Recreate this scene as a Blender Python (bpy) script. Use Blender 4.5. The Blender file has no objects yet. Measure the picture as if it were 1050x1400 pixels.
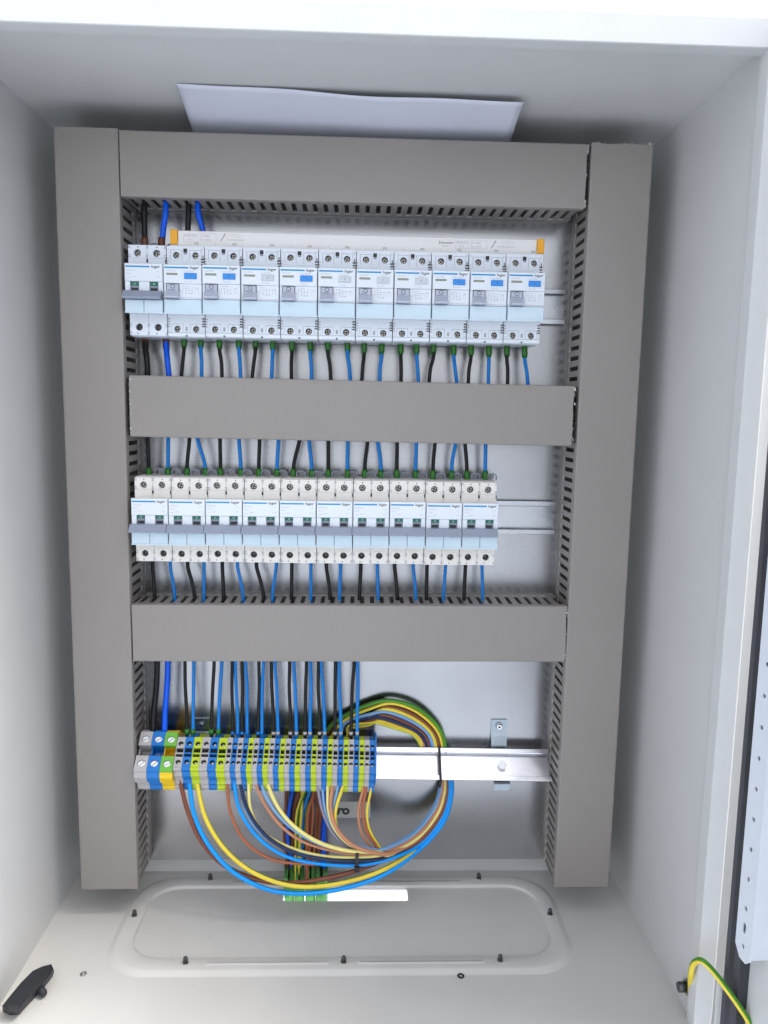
import bpy, bmesh, math, random
from mathutils import Vector, Euler, Matrix
random.seed(7)
R = math.radians
MM = 0.001
sc = bpy.context.scene
C = sc.collection

# ---------------------------------------------------------------- camera
CAM = Vector((277.3039, -797.2923, 491.6841))          # millimetres
CEUL = Euler((1.4387025, -0.0178224, -0.0327550), 'XYZ')
FPX = 1053.84
cd = bpy.data.cameras.new('camera')
cam = bpy.data.objects.new('camera', cd); C.objects.link(cam)
cam.location = CAM * MM; cam.rotation_euler = CEUL
cd.sensor_fit = 'HORIZONTAL'; cd.sensor_width = 36; cd.lens = FPX / 1050 * 36
cd.clip_start = 0.01; cd.clip_end = 800
sc.camera = cam
CM = CEUL.to_matrix()

def ray(px, py):
    return CM @ Vector(((px - 525) / FPX, -(py - 700) / FPX, -1))
def at(px, py, Y):
    d = ray(px, py); return CAM + d * ((Y - CAM.y) / d.y)

# ---------------------------------------------------------------- sky, sun, exposure
w = bpy.data.worlds.new('World'); sc.world = w; w.use_nodes = True
nt = w.node_tree; bg = nt.nodes['Background']
sky = nt.nodes.new('ShaderNodeTexSky'); sky.sky_type = 'NISHITA'; sky.sun_disc = False
SUN_EL, SUN_AZ = R(60), R(93)                         # high to the right of the cabinet, behind thin cloud
sky.sun_elevation = SUN_EL; sky.sun_rotation = SUN_AZ
sky.dust_density = 3.5; sky.air_density = 1.0; sky.ozone_density = 1.0
hs = nt.nodes.new('ShaderNodeHueSaturation'); hs.inputs['Saturation'].default_value = 0.28
nt.links.new(sky.outputs[0], hs.inputs['Color']); nt.links.new(hs.outputs[0], bg.inputs[0])
bg.inputs[1].default_value = 0.15
sd = bpy.data.lights.new('sun', 'SUN'); sd.energy = 1.2; sd.angle = R(26); sd.color = (1, 0.95, 0.87)
sun = bpy.data.objects.new('sun', sd); C.objects.link(sun)
sdir = Vector((math.sin(SUN_AZ) * math.cos(SUN_EL), math.cos(SUN_AZ) * math.cos(SUN_EL), math.sin(SUN_EL)))
sun.rotation_euler = sdir.to_track_quat('Z', 'Y').to_euler()
sc.view_settings.view_transform = 'Standard'; sc.view_settings.look = 'None'
sc.view_settings.gamma = 1; sc.view_settings.exposure = 1.70

# ---------------------------------------------------------------- materials
MT = {}
def mat(name, col, rough=0.5, metal=0.0, var=0.05, bump=0.0, scale=40.0, spec=0.5, coat=0.0, rvar=0.08, detail=4.0):
    m = bpy.data.materials.new(name); m.use_nodes = True
    n = m.node_tree.nodes; l = m.node_tree.links
    b = n['Principled BSDF']
    b.inputs['Metallic'].default_value = metal
    b.inputs['Specular IOR Level'].default_value = spec
    b.inputs['Coat Weight'].default_value = coat
    tc = n.new('ShaderNodeTexCoord'); no = n.new('ShaderNodeTexNoise')
    no.inputs['Scale'].default_value = scale; no.inputs['Detail'].default_value = detail
    l.new(tc.outputs['Object'], no.inputs['Vector'])
    mr = n.new('ShaderNodeMapRange'); mr.inputs['To Min'].default_value = 1 - var; mr.inputs['To Max'].default_value = 1 + var
    mr.inputs['From Min'].default_value = 0.3; mr.inputs['From Max'].default_value = 0.7
    l.new(no.outputs['Fac'], mr.inputs['Value'])
    mx = n.new('ShaderNodeVectorMath'); mx.operation = 'SCALE'; mx.inputs[0].default_value = col[:3]
    l.new(mr.outputs[0], mx.inputs['Scale']); l.new(mx.outputs[0], b.inputs['Base Color'])
    rr = n.new('ShaderNodeMapRange'); rr.inputs['To Min'].default_value = max(0.02, rough - rvar); rr.inputs['To Max'].default_value = rough + rvar
    rr.inputs['From Min'].default_value = 0.3; rr.inputs['From Max'].default_value = 0.7
    l.new(no.outputs['Fac'], rr.inputs['Value']); l.new(rr.outputs[0], b.inputs['Roughness'])
    if bump:
        n2 = n.new('ShaderNodeTexNoise'); n2.inputs['Scale'].default_value = scale * 12; n2.inputs['Detail'].default_value = 3
        l.new(tc.outputs['Object'], n2.inputs['Vector'])
        bp = n.new('ShaderNodeBump'); bp.inputs['Strength'].default_value = bump; bp.inputs['Distance'].default_value = 0.0004
        l.new(n2.outputs['Fac'], bp.inputs['Height']); l.new(bp.outputs[0], b.inputs['Normal'])
    MT[name] = m; return m

mat('paint', (0.59, 0.59, 0.585), 0.36, var=0.015, bump=0.12, scale=30, rvar=0.04)
mat('paint_dusty', (0.575, 0.56, 0.53), 0.42, var=0.03, bump=0.12, scale=14, rvar=0.06)
mat('duct', (0.243, 0.222, 0.204), 0.42, var=0.03, bump=0.06, scale=12, rvar=0.05)
mat('duct_raw_and_rim_light', (0.62, 0.60, 0.57), 0.7, var=0.1, scale=300)  # pale raw plastic, also the painted highlight on slot rims
mat('zinc_bright', (0.78, 0.78, 0.81), 0.26, metal=1.0, var=0.04, bump=0.05, scale=25)
mat('zinc_dark_reflect', (0.52, 0.53, 0.56), 0.3, metal=1.0, var=0.06, scale=25)  # darker zinc copy, paints dark reflections onto the two upper rails
mat('zinc_blue', (0.34, 0.39, 0.43), 0.28, metal=1.0, var=0.12, scale=60)
mat('chrome', (0.75, 0.75, 0.75), 0.15, metal=1.0)
mat('dark_steel', (0.10, 0.10, 0.10), 0.4, metal=0.8, var=0.2, scale=500)
mat('screw', (0.36, 0.34, 0.31), 0.35, metal=1.0, var=0.1, scale=300)
mat('screw_bright', (0.85, 0.85, 0.86), 0.35, metal=0.5, var=0.1, scale=300)
mat('white', (0.66, 0.70, 0.76), 0.38, var=0.015, scale=60)
mat('warm_white', (0.72, 0.69, 0.65), 0.42, var=0.02, scale=60)
mat('busbar_white', (0.70, 0.68, 0.67), 0.40, var=0.015, scale=20)
mat('flap', (0.50, 0.62, 0.70), 0.16, var=0.02, scale=30, coat=0.4)
mat('toggle', (0.25, 0.28, 0.36), 0.38, var=0.03, scale=60)
mat('toggle_light', (0.42, 0.45, 0.54), 0.38, var=0.03, scale=60)
mat('brand_blue', (0.0, 0.22, 0.47), 0.4)
mat('button_blue', (0.02, 0.22, 0.62), 0.35)
mat('button_grey', (0.50, 0.52, 0.56), 0.4)
mat('khaki', (0.20, 0.21, 0.13), 0.5)
mat('indicator', (0.0, 0.13, 0.08), 0.4)
mat('print_grey', (0.33, 0.33, 0.34), 0.6)
mat('print_light', (0.36, 0.36, 0.39), 0.6)
mat('print_dark', (0.03, 0.03, 0.03), 0.6)
mat('black', (0.012, 0.012, 0.014), 0.45)
mat('hollow_shade', (0.006, 0.006, 0.006), 0.8)  # near-black colour painting the shade inside screw wells, slots and holes
mat('orange', (0.80, 0.36, 0.01), 0.45, var=0.03)
mat('wire_black', (0.009, 0.009, 0.010), 0.5, bump=0.05, spec=0.3)
mat('wire_blue', (0.0, 0.19, 0.60), 0.40, var=0.06, bump=0.05, spec=0.35)
mat('wire_deep_blue', (0.0, 0.10, 0.75), 0.40, var=0.06, spec=0.35)
mat('wire_cyan', (0.0, 0.30, 0.85), 0.40, var=0.06, spec=0.35)
mat('wire_pale_blue', (0.19, 0.36, 0.60), 0.40, var=0.06, spec=0.35)
mat('wire_navy', (0.01, 0.025, 0.08), 0.40, var=0.06, spec=0.35)
mat('wire_brown', (0.19, 0.058, 0.030), 0.42, var=0.08, spec=0.35)
mat('wire_orange', (0.37, 0.115, 0.05), 0.42, var=0.08, spec=0.35)
mat('wire_peach', (0.50, 0.22, 0.12), 0.42, var=0.08, spec=0.35)
mat('wire_lilac', (0.26, 0.24, 0.33), 0.42, var=0.08, spec=0.35)
mat('wire_yellow', (0.76, 0.58, 0.04), 0.40, var=0.05)
mat('wire_pale_yellow', (0.78, 0.68, 0.22), 0.40, var=0.05)
mat('wire_green', (0.06, 0.24, 0.012), 0.40, var=0.05)
mat('wire_lime', (0.30, 0.50, 0.06), 0.40, var=0.05)
mat('ferrule', (0.020, 0.15, 0.012), 0.40, var=0.08, scale=200)
mat('shrink_brown', (0.12, 0.04, 0.022), 0.5, var=0.2, scale=200)
mat('term_grey', (0.42, 0.40, 0.40), 0.45, var=0.03)
mat('term_blue', (0.0, 0.16, 0.52), 0.42, var=0.04)
mat('term_lime', (0.46, 0.58, 0.005), 0.42, var=0.05)
mat('term_yellow', (0.80, 0.52, 0.0), 0.42, var=0.05)
mat('term_green', (0.14, 0.42, 0.04), 0.42, var=0.05)
mat('paper', (0.60, 0.605, 0.69), 0.65, var=0.015, scale=20)
mat('sticker', (0.50, 0.50, 0.46), 0.6, var=0.02)
mat('gasket', (0.028, 0.028, 0.036), 0.40, var=0.2, scale=30)
mat('rubber', (0.016, 0.017, 0.022), 0.55, var=0.1, scale=80, bump=0.3)
mat('sleeve', (0.16, 0.46, 0.12), 0.35, var=0.35, scale=120)
mat('sleeve_white', (0.62, 0.66, 0.60), 0.4, var=0.1)
mat('concrete', (0.35, 0.385, 0.43), 0.9, var=0.12, scale=1.5, detail=8)

# galvanised sheet: fine spangle in roughness, brightness and relief
m = mat('galvanised', (0.40, 0.40, 0.415), 0.23, metal=1.0, var=0.14, scale=7, rvar=0.06, detail=9)
n = m.node_tree.nodes; l = m.node_tree.links; b = n['Principled BSDF']
tc = n['Texture Coordinate']
vo = n.new('ShaderNodeTexVoronoi'); vo.inputs['Scale'].default_value = 900
no = n.new('ShaderNodeTexNoise'); no.inputs['Scale'].default_value = 1300; no.inputs['Detail'].default_value = 5
l.new(tc.outputs['Object'], vo.inputs['Vector']); l.new(tc.outputs['Object'], no.inputs['Vector'])
bp = n.new('ShaderNodeBump'); bp.inputs['Strength'].default_value = 0.09; bp.inputs['Distance'].default_value = 0.0004
ad = n.new('ShaderNodeMath'); ad.operation = 'ADD'
l.new(vo.outputs['Distance'], ad.inputs[0]); l.new(no.outputs['Fac'], ad.inputs[1])
l.new(ad.outputs[0], bp.inputs['Height']); l.new(bp.outputs[0], b.inputs['Normal'])

# ---------------------------------------------------------------- mesh builder (all in millimetres)
class MB:
    def __init__(s): s.v = []; s.f = []; s.mi = []; s.sm = []; s.mats = []
    def m(s, name):
        if name not in s.mats: s.mats.append(name)
        return s.mats.index(name)
    def add(s, vs, fs, mt, smooth=False):
        o = len(s.v); k = s.m(mt)
        s.v += [Vector(q) for q in vs]
        for f in fs: s.f.append([o + i for i in f]); s.mi.append(k); s.sm.append(smooth)
    def box(s, x0, x1, y0, y1, z0, z1, mt, bev=0.0):
        if x0 > x1: x0, x1 = x1, x0
        if y0 > y1: y0, y1 = y1, y0
        if z0 > z1: z0, z1 = z1, z0
        if bev <= 0:
            s.add([(x0,y0,z0),(x1,y0,z0),(x1,y1,z0),(x0,y1,z0),(x0,y0,z1),(x1,y0,z1),(x1,y1,z1),(x0,y1,z1)],
                  [(0,3,2,1),(4,5,6,7),(0,1,5,4),(1,2,6,5),(2,3,7,6),(3,0,4,7)], mt)
        else:                                                # chamfered front (towards -y)
            b = bev
            s.add([(x0+b,y0,z0+b),(x1-b,y0,z0+b),(x1-b,y0,z1-b),(x0+b,y0,z1-b),
                   (x0,y0+b,z0),(x1,y0+b,z0),(x1,y0+b,z1),(x0,y0+b,z1),
                   (x0,y1,z0),(x1,y1,z0),(x1,y1,z1),(x0,y1,z1)],
                  [(0,1,2,3),(0,4,5,1),(1,5,6,2),(2,6,7,3),(3,7,4,0),(4,8,9,5),(5,9,10,6),(6,10,11,7),(7,11,8,4),(8,11,10,9)], mt)
    def prism(s, prof, x0, x1, mt):                          # profile in (y,z), counter-clockwise or not
        n = len(prof)
        vs = [(x0, y, z) for y, z in prof] + [(x1, y, z) for y, z in prof]
        s.add(vs, [tuple(range(n)), tuple(range(2*n-1, n-1, -1))] + [(i, i+n, (i+1) % n + n, (i+1) % n) for i in range(n)], mt)
    def cyl(s, c, r, y0, y1, mt, n=14, r2=None):             # axis along y, front at y0
        r2 = r if r2 is None else r2
        a = [2*math.pi*i/n for i in range(n)]
        s.add([(c[0]+r2*math.cos(t), y0, c[1]+r2*math.sin(t)) for t in a] + [(c[0]+r*math.cos(t), y1, c[1]+r*math.sin(t)) for t in a],
              [tuple(range(n)), tuple(range(2*n-1, n-1, -1))], mt)
        o = len(s.v) - 2*n; k = s.m(mt)
        for i in range(n): s.f.append([o+i, o+n+i, o+n+(i+1) % n, o+(i+1) % n]); s.mi.append(k); s.sm.append(True)
    def plate(s, x0, x1, z0, z1, yf, th, holes, mt):         # slab facing -y with holes given as loops of (x,z)
        bm = bmesh.new(); loops = []
        for lp in [[(x0,z0),(x1,z0),(x1,z1),(x0,z1)]] + holes:
            vs = [bm.verts.new((x, yf, z)) for x, z in lp]
            for i in range(len(vs)): bm.edges.new((vs[i], vs[(i+1) % len(vs)]))
            loops.append(lp)
        bmesh.ops.triangle_fill(bm, edges=bm.edges[:], use_beauty=True)
        bm.verts.index_update()
        s.add([v.co.copy() for v in bm.verts], [tuple(v.index for v in f.verts) for f in bm.faces], mt); bm.free()
        for lp in loops:
            n = len(lp)
            s.add([(x, yf, z) for x, z in lp] + [(x, yf+th, z) for x, z in lp], [(i, (i+1) % n, (i+1) % n+n, i+n) for i in range(n)], mt)
    def tube(s, pts, r, mt, n=8, mt2=None, frac=0.35, cap=True, ph=0.0, tw=0.0):
        pts = [Vector(p) for p in pts]; o = len(s.v); k = s.m(mt); k2 = s.m(mt2) if mt2 else k
        up = None; N = len(pts)
        for i, p in enumerate(pts):
            t = (pts[min(i+1, N-1)] - pts[max(i-1, 0)]).normalized()
            if up is None: up = Vector((0, -1, 0)) if abs(t.y) < 0.9 else Vector((1, 0, 0))
            up = (up - t*up.dot(t)).normalized(); sd_ = t.cross(up)
            rr = r[i] if isinstance(r, (list, tuple)) else r
            for j in range(n):
                a = 2*math.pi*j/n + ph
                s.v.append(p + (up*math.cos(a) + sd_*math.sin(a))*rr)
        nf = round(n*frac)
        for i in range(N-1):
            for j in range(n):
                a = o+i*n+j; b_ = o+i*n+(j+1) % n
                jj = int(j + i*tw) % n
                s.f.append([a, b_, b_+n, a+n]); s.mi.append(k2 if (mt2 and jj < nf) else k); s.sm.append(True)
        if cap:
            s.f.append([o+j for j in range(n)][::-1]); s.mi.append(k); s.sm.append(False)
            s.f.append([o+(N-1)*n+j for j in range(n)]); s.mi.append(k); s.sm.append(False)
    def text(s, body, x, y, z, size, mt, align='LEFT', bold=0.0, shear=0.0):
        cu = bpy.data.curves.new('t', 'FONT'); cu.body = body; cu.size = size; cu.resolution_u = 2
        cu.align_x = align; cu.offset = bold; cu.shear = shear
        o = bpy.data.objects.new('t', cu); C.objects.link(o); dg = bpy.context.evaluated_depsgraph_get()
        me = bpy.data.meshes.new_from_object(o.evaluated_get(dg))
        s.add([(x + v.co.x, y, z + v.co.y) for v in me.vertices], [tuple(p.vertices) for p in me.polygons], mt)
        bpy.data.objects.remove(o); bpy.data.curves.remove(cu); bpy.data.meshes.remove(me)
    def xf(s, M): s.v = [M @ q for q in s.v]; return s
    def build(s, name, parent=None, loc=(0,0,0), fix=True):
        L = Vector(loc); me = bpy.data.meshes.new(name)
        me.from_pydata([(q - L)*MM for q in s.v], [], s.f)
        for x in s.mats: me.materials.append(MT[x])
        me.polygons.foreach_set('material_index', s.mi); me.polygons.foreach_set('use_smooth', s.sm)
        if fix:
            bm = bmesh.new(); bm.from_mesh(me); bmesh.ops.recalc_face_normals(bm, faces=bm.faces[:]); bm.to_mesh(me); bm.free()
        me.update()
        o = bpy.data.objects.new(name, me); C.objects.link(o); o.location = L*MM
        if parent: o.parent = parent
        return o

def tag(o, label, cat=None, group=None, kind=None):
    if label: o['label'] = label
    if cat: o['category'] = cat
    if group: o['group'] = group
    if kind: o['kind'] = kind
    return o
def empty(name, loc, label, cat, group=None, rot=(0,0,0)):
    o = bpy.data.objects.new(name, None); C.objects.link(o); o.location = Vector(loc)*MM; o.rotation_euler = rot
    o.empty_display_size = 0.02
    return tag(o, label, cat, group)
def copy_tree(o, parent=None):
    c = o.copy(); C.objects.link(c)
    if parent: c.parent = parent
    for ch in [q for q in bpy.data.objects if q.parent == o]: copy_tree(ch, c)
    return c
def circ(cx, cz, r, n=12): return [(cx + r*math.cos(2*math.pi*i/n), cz + r*math.sin(2*math.pi*i/n)) for i in range(n)]
def rect(x0, x1, z0, z1): return [(x0,z0),(x1,z0),(x1,z1),(x0,z1)]
def rrect(x0, x1, z0, z1, r, k=8):
    out = []
    for cx, cz, a0 in ((x1-r, z1-r, 0), (x0+r, z1-r, 90), (x0+r, z0+r, 180), (x1-r, z0+r, 270)):
        for i in range(k+1):
            a = R(a0 + 90*i/k); out.append((cx + r*math.cos(a), cz + r*math.sin(a)))
    return out
def smooth(pts, k=5):
    P = [Vector(p) for p in pts]
    if len(P) == 2: return [P[0].lerp(P[1], i/k) for i in range(k+1)]
    P = [P[0]*2 - P[1]] + P + [P[-1]*2 - P[-2]]; out = []
    for i in range(1, len(P)-2):
        a, b_, c, d = P[i-1:i+3]
        for j in range(k):
            t = j/k
            out.append(0.5*((2*b_) + (c-a)*t + (2*a-5*b_+4*c-d)*t*t + (3*b_-a-3*c+d)*t**3))
    out.append(P[-2]); return out
ORD = ['first','second','third','fourth','fifth','sixth','seventh','eighth','ninth','tenth','eleventh','twelfth','thirteenth','fourteenth',
       'fifteenth','sixteenth','seventeenth','eighteenth','nineteenth','twentieth','twenty-first','twenty-second']

# ================================================================ the place outside
mb = MB(); mb.add([(-2e5,-2e5,-1150),(2e5,-2e5,-1150),(2e5,2e5,-1150),(-2e5,2e5,-1150)], [(0,1,2,3)], 'concrete')
tag(mb.build('ground'), None, kind='structure')

# ================================================================ the cabinet
XL, XR, ZF, ZC, YB, YF = -30.0, 575.0, -33.0, 763.0, 25.0, -211.0
cab = empty('electrical_cabinet', (272, 0, ZF), 'light grey painted steel wall cabinet with its door swung open at the right', 'cabinet')
CL = Vector((272, 0, ZF))
def part(mb, name, parent=cab, base=CL, label=None):
    """parts are modelled in world mm; store them relative to the parent's base"""
    mb.v = [q - base for q in mb.v]
    o = mb.build(name, parent)
    if label: o['label'] = label
    return o
T = 1.6
mb = MB(); mb.box(XL-T, XR+T, YB, YB+T, ZF-T, ZC+T, 'paint'); part(mb, 'back_wall')
mb = MB(); mb.box(XL-T, XL, YF, YB-0.1, ZF, ZC, 'paint'); part(mb, 'side_wall')
mb = MB(); mb.box(XR, XR+T, YF, YB-0.1, ZF, ZC, 'paint'); part(mb, 'side_wall')
mb = MB(); mb.box(XL-T, XR+T, YF, YB-0.1, ZC, ZC+T, 'paint'); part(mb, 'roof_panel')
# inner corner fold at left and right of the back
# front flange: folded channel round the opening; recess and outer lip added to block sun
def ring(name, xa, xb, za, zb, prof):
    # prof: list of (inset, y) swept round the rectangle; inset positive goes inwards
    mb = MB(); n = len(prof)
    cs = []
    for ins, y in prof:
        side = (ins*0.8 if ins > -20 else ins*1.7) if ins < 0 else ins*0.55; low = ins if ins < 0 else -0.3
        yt_ = max(y, YF+34) if ins < -20 else y
        top_ = ins if ins > -20 else -15.2 + (ins+24)*0.8
        cs.append([(xa+side, y, za+low), (xb-side, y, za+low), (xb-side, yt_, zb-top_), (xa+side, yt_, zb-top_)])
    vs = [p for lp in cs for p in lp]; fs = []
    for i in range(n-1):
        for j in range(4):
            a = i*4+j; b_ = i*4+(j+1) % 4; fs.append((a, b_, b_+4, a+4))
    mb.add(vs, fs, 'paint'); return part(mb, name)
ring('front_flange', XL, XR, ZF, ZC, [(0.5, YF+16), (7, YF+15), (7.6, YF+14), (7.6, YF+1), (7.0, YF), (-12, YF-0.8), (-13.4, YF-0.2), (-14, YF+1), (-14, YF+33), (-14.6, YF+34), (-24, YF+34), (-25, YF+33), (-25, YF-1), (-26, YF-1), (-26, YF+50), (-2, YF+51)])
# floor with an embossed ring and an opening for the gland plate
def oval(x0, x1, y0, y1, r, z): return [(x, y, z) for x, y in rrect(x0, x1, y0, y1, r, 10)]
def loft(mb, loops, mt, smooth_=True):
    n = len(loops[0]); vs = [p for lp in loops for p in lp]
    mb.add(vs, [(i*n+j, i*n+(j+1) % n, (i+1)*n+(j+1) % n, (i+1)*n+j) for i in range(len(loops)-1) for j in range(n)], mt, smooth_)
mb = MB()
outer = rrect(XL, XR, YF, YB, 0.01, 10)
E_ = 3.0
loft(mb, [[(x, y, ZF) for x, y in outer], oval(41,497,-141,13,44,ZF)], 'paint_dusty', False)
loft(mb, [oval(41,497,-141,13,44,ZF), oval(43,495,-139,11,43,ZF+0.5), oval(46,492,-136,8.5,42,ZF+E_-0.4), oval(48,490,-134,7,41,ZF+E_), oval(61,478,-119,-6,31,ZF+E_), oval(61.8,477.2,-118.2,-6.8,31,ZF+E_-0.6), oval(62,477,-118,-7,31,ZF+E_-3.4)], 'paint_dusty', True)
part(mb, 'floor_panel')
# ribs pressed along the ring
for xa, xb, y in ((139, 257, -126.5), (283, 405, -126.5), (145, 270, -1), (290, 400, -1)):
    mb = MB(); loft(mb, [oval(xa, xb, y-3, y+3, 2.9, ZF+E_+0.05), oval(xa+1, xb-1, y-2, y+2, 1.9, ZF+E_+0.5), oval(xa+2.4, xb-2.4, y-0.6, y+0.6, 0.5, ZF+E_+0.65)], 'paint_dusty'); part(mb, 'pressed_rib')
# gland plate with a rectangular cut-out
mb = MB()
hole = rrect(203, 338, -29, -7.5, 2.5, 4)
bm = bmesh.new()
for lp in (rrect(52, 487, -128, 3, 36, 10), hole):
    vs = [bm.verts.new((x, y, ZF-0.6)) for x, y in lp]
    for i in range(len(vs)): bm.edges.new((vs[i], vs[(i+1) % len(vs)]))
bmesh.ops.triangle_fill(bm, edges=bm.edges[:], use_beauty=True); bm.verts.index_update()
mb.add([v.co.copy() for v in bm.verts], [tuple(v.index for v in f.verts) for f in bm.faces], 'paint_dusty'); bm.free()
loft(mb, [[(x, y, ZF-0.6) for x, y in hole], [(x, y, ZF-2.6) for x, y in hole]], 'paint_dusty', False)
part(mb, 'gland_plate')
for sx, sy in ((119.3, 5), (53.6, -57), (121, -126), (270.2, -126.5), (420, -126), (485.1, -58), (419.6, 5)):
    mb = MB(); z = ZF+E_
    mb.tube([(sx, sy, z-1), (sx, sy, z+0.8)], 3.0, 'screw', n=6)
    mb.tube([(sx, sy, z+0.8), (sx, sy, z+5.5), (sx, sy, z+6.6)], [2.0, 2.0, 1.3], 'dark_steel', n=10)
    for k in range(4): mb.tube([(sx, sy, z+1.5+k), (sx, sy, z+1.9+k)], 2.2, 'dark_steel', n=10)
    part(mb, 'stud')
# mounting plate, galvanised
mb = MB(); mb.box(4, 542, 0, 2, -2, 742, 'galvanised'); mb.box(4, 542, 0.2, 14, -3.6, -2.02, 'galvanised'); mb.box(4, 542, 0.2, 14, 742.02, 743.5, 'galvanised')
part(mb, 'mounting_plate')
# hinge with knuckles, pin and the bolt inside the wall
mb = MB(); hx, hy = 592.5, YF-8
mb.tube([(hx, hy, -60), (hx, hy, 12)], 4.2, 'paint', n=14); mb.tube([(hx, hy, 12.4), (hx, hy, 13.4)], 4.9, 'chrome', n=14)
hg = part(mb, 'hinge')
mb = MB(); mb.tube([(hx, hy, 13.5), (hx, hy, 26)], 3.6, 'chrome', n=14); mb.tube([(hx, hy, 26), (hx, hy, 28), (hx,hy,29.5)], [4.6, 4.6, 3.4], 'chrome', n=14); mb.v = [q - CL for q in mb.v]; mb.build('hinge_pin', hg)
mb = MB(); mb.box(hx-7, hx-4.3, hy+1.5, hy+3.2, -60, 20, 'paint'); mb.v = [q - CL for q in mb.v]; mb.build('hinge_leaf', hg)
mb = MB()
mb.tube([(XR-0.2, YF+24, -9), (XR-2, YF+24, -9)], 6.5, 'screw', n=16); mb.tube([(XR-2, YF+24, -9), (XR-9, YF+24, -9)], 4.4, 'dark_steel', n=6)
part(mb, 'earth_bolt')
# the open door (its hinge side is in view)
DA = R(4)                                                    # opened 94 degrees
door = bpy.data.objects.new('door', None); C.objects.link(door); door.parent = cab
door.location = (Vector((591.5, YF-8, 0)) - CL) * MM
door.rotation_euler = (0, 0, -R(90) + DA)                     # local +x runs from hinge to handle edge; inner face looks to local -y... towards -x world
def dpart(mb, name, label=None):
    o = mb.build(name, door)
    if label: o['label'] = label
    return o
mb = MB(); mb.box(0, 600, 10, 11.6, -52, 782, 'paint'); dpart(mb, 'door_panel')
mb = MB(); mb.box(0, 1.5, -3, 9.9, -52, 782, 'paint'); mb.box(598.5, 600, -6, 9.9, -52, 782, 'paint'); mb.box(1.6, 598.4, -6, 9.9, 780.5, 782, 'paint'); mb.box(1.6, 598.4, -6, 9.9, -52, -50.5, 'paint'); dpart(mb, 'door_edge')
for xa, xb in ((1.6, 15), (585, 598.4)):
    mb = MB()
    pr = [(xa, 9.9), (xa, -3.5), (xa+1.4, -4.6), (xa+3.2, -4.8), (xa+4.4, -3.0), (xa+5.5, -2.6), (xb-4, -1.4), (xb, 1.5), (xb, 9.9)]
    n_ = len(pr); mb.add([(x, y, -48) for x, y in pr] + [(x, y, 778) for x, y in pr], [tuple(range(n_)), tuple(range(2*n_-1, n_-1, -1))] + [(i, (i+1) % n_, (i+1) % n_+n_, i+n_) for i in range(n_)], 'gasket', False)
    dpart(mb, 'gasket')
for xa in (15.5, 560):
    mb = MB()
    hs_ = [circ(xa+10, z, 2.0, 10) for z in range(106, 715, 25)] + [rrect(xa+8, xa+12.2, 85, 94, 2.0, 3), circ(xa+10.5, 74, 2.0, 10)]
    # perforated reinforcing bar: a U standing off the door
    bm = bmesh.new()
    ol = [(xa, 70), (xa+7, 62), (xa+15, 62), (xa+21, 68), (xa+21, 740), (xa, 740)]
    for lp in [ol] + hs_:
        vs = [bm.verts.new((x, -5, z)) for x, z in lp]
        for i in range(len(vs)): bm.edges.new((vs[i], vs[(i+1) % len(vs)]))
    bmesh.ops.triangle_fill(bm, edges=bm.edges[:], use_beauty=True); bm.verts.index_update()
    mb.add([v.co.copy() for v in bm.verts], [tuple(v.index for v in f.verts) for f in bm.faces], 'white'); bm.free()
    for lp in [ol] + hs_:
        q = len(lp); mb.add([(x, -5, z) for x, z in lp] + [(x, -3.6, z) for x, z in lp], [(i, (i+1) % q, (i+1) % q+q, i+q) for i in range(q)], 'white')
    mb.box(xa+19.6, xa+21, -3.58, 9.9, 69, 740, 'white')
    dpart(mb, 'perforated_bar')

# ================================================================ DIN rails
def rail(name, x0, x1, zc, label, yb=0.0, zm='zinc_dark_reflect'):
    root = empty('din_rail', (x0, yb, zc), label, 'rail', 'DIN rails on the mounting plate')
    mb = MB(); L = x1 - x0; t = 1.0
    prof = [(0,-15),(-5.6,-15),(-5.9,-17.0),(-6.6,-17.5),(-7.4,-17.2),(-7.6,-16.6),(-7.4,-12.6),(-6.9,-12.1),(-6.4,-12.5),(-6.2,-14.0),(-1,-14.0),(-1,14.0),(-6.2,14.0),(-6.4,12.5),(-6.9,12.1),(-7.4,12.6),(-7.6,16.6),(-7.4,17.2),(-6.6,17.5),(-5.9,17.0),(-5.6,15),(0,15)]  # fold walls undercut so a shaded pocket draws a dark line
    mb.prism(prof, 0, L, zm); mb.build('rail_profile', root)
    return root
rail('din_rail', 60, 484, 597.5, 'zinc plated mounting rail behind the top row of breakers', yb=-0.3)
rail('din_rail', 60, 484, 382.6, 'zinc plated mounting rail behind the second row of breakers', yb=-0.3)
TILT = R(-45)
TR_Y, TR_Z = -20.5, 117.0                                    # back of the tilted terminal rail, middle of its length
tr = rail('din_rail', 61, 486, TR_Z, 'tilted white zinc rail carrying the coloured terminal blocks', yb=TR_Y, zm='zinc_bright')
ROLL = R(0.75)
RM = Matrix.Rotation(ROLL, 4, 'Y') @ Matrix.Rotation(TILT, 4, 'X')
tr.rotation_euler = RM.to_euler()
tr.location = Vector((61, TR_Y, TR_Z + 3.2)) * MM
def rail_pt(x, y, z): return tr.location/MM + (RM.to_3x3() @ Vector((x-61, y, z)))
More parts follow.
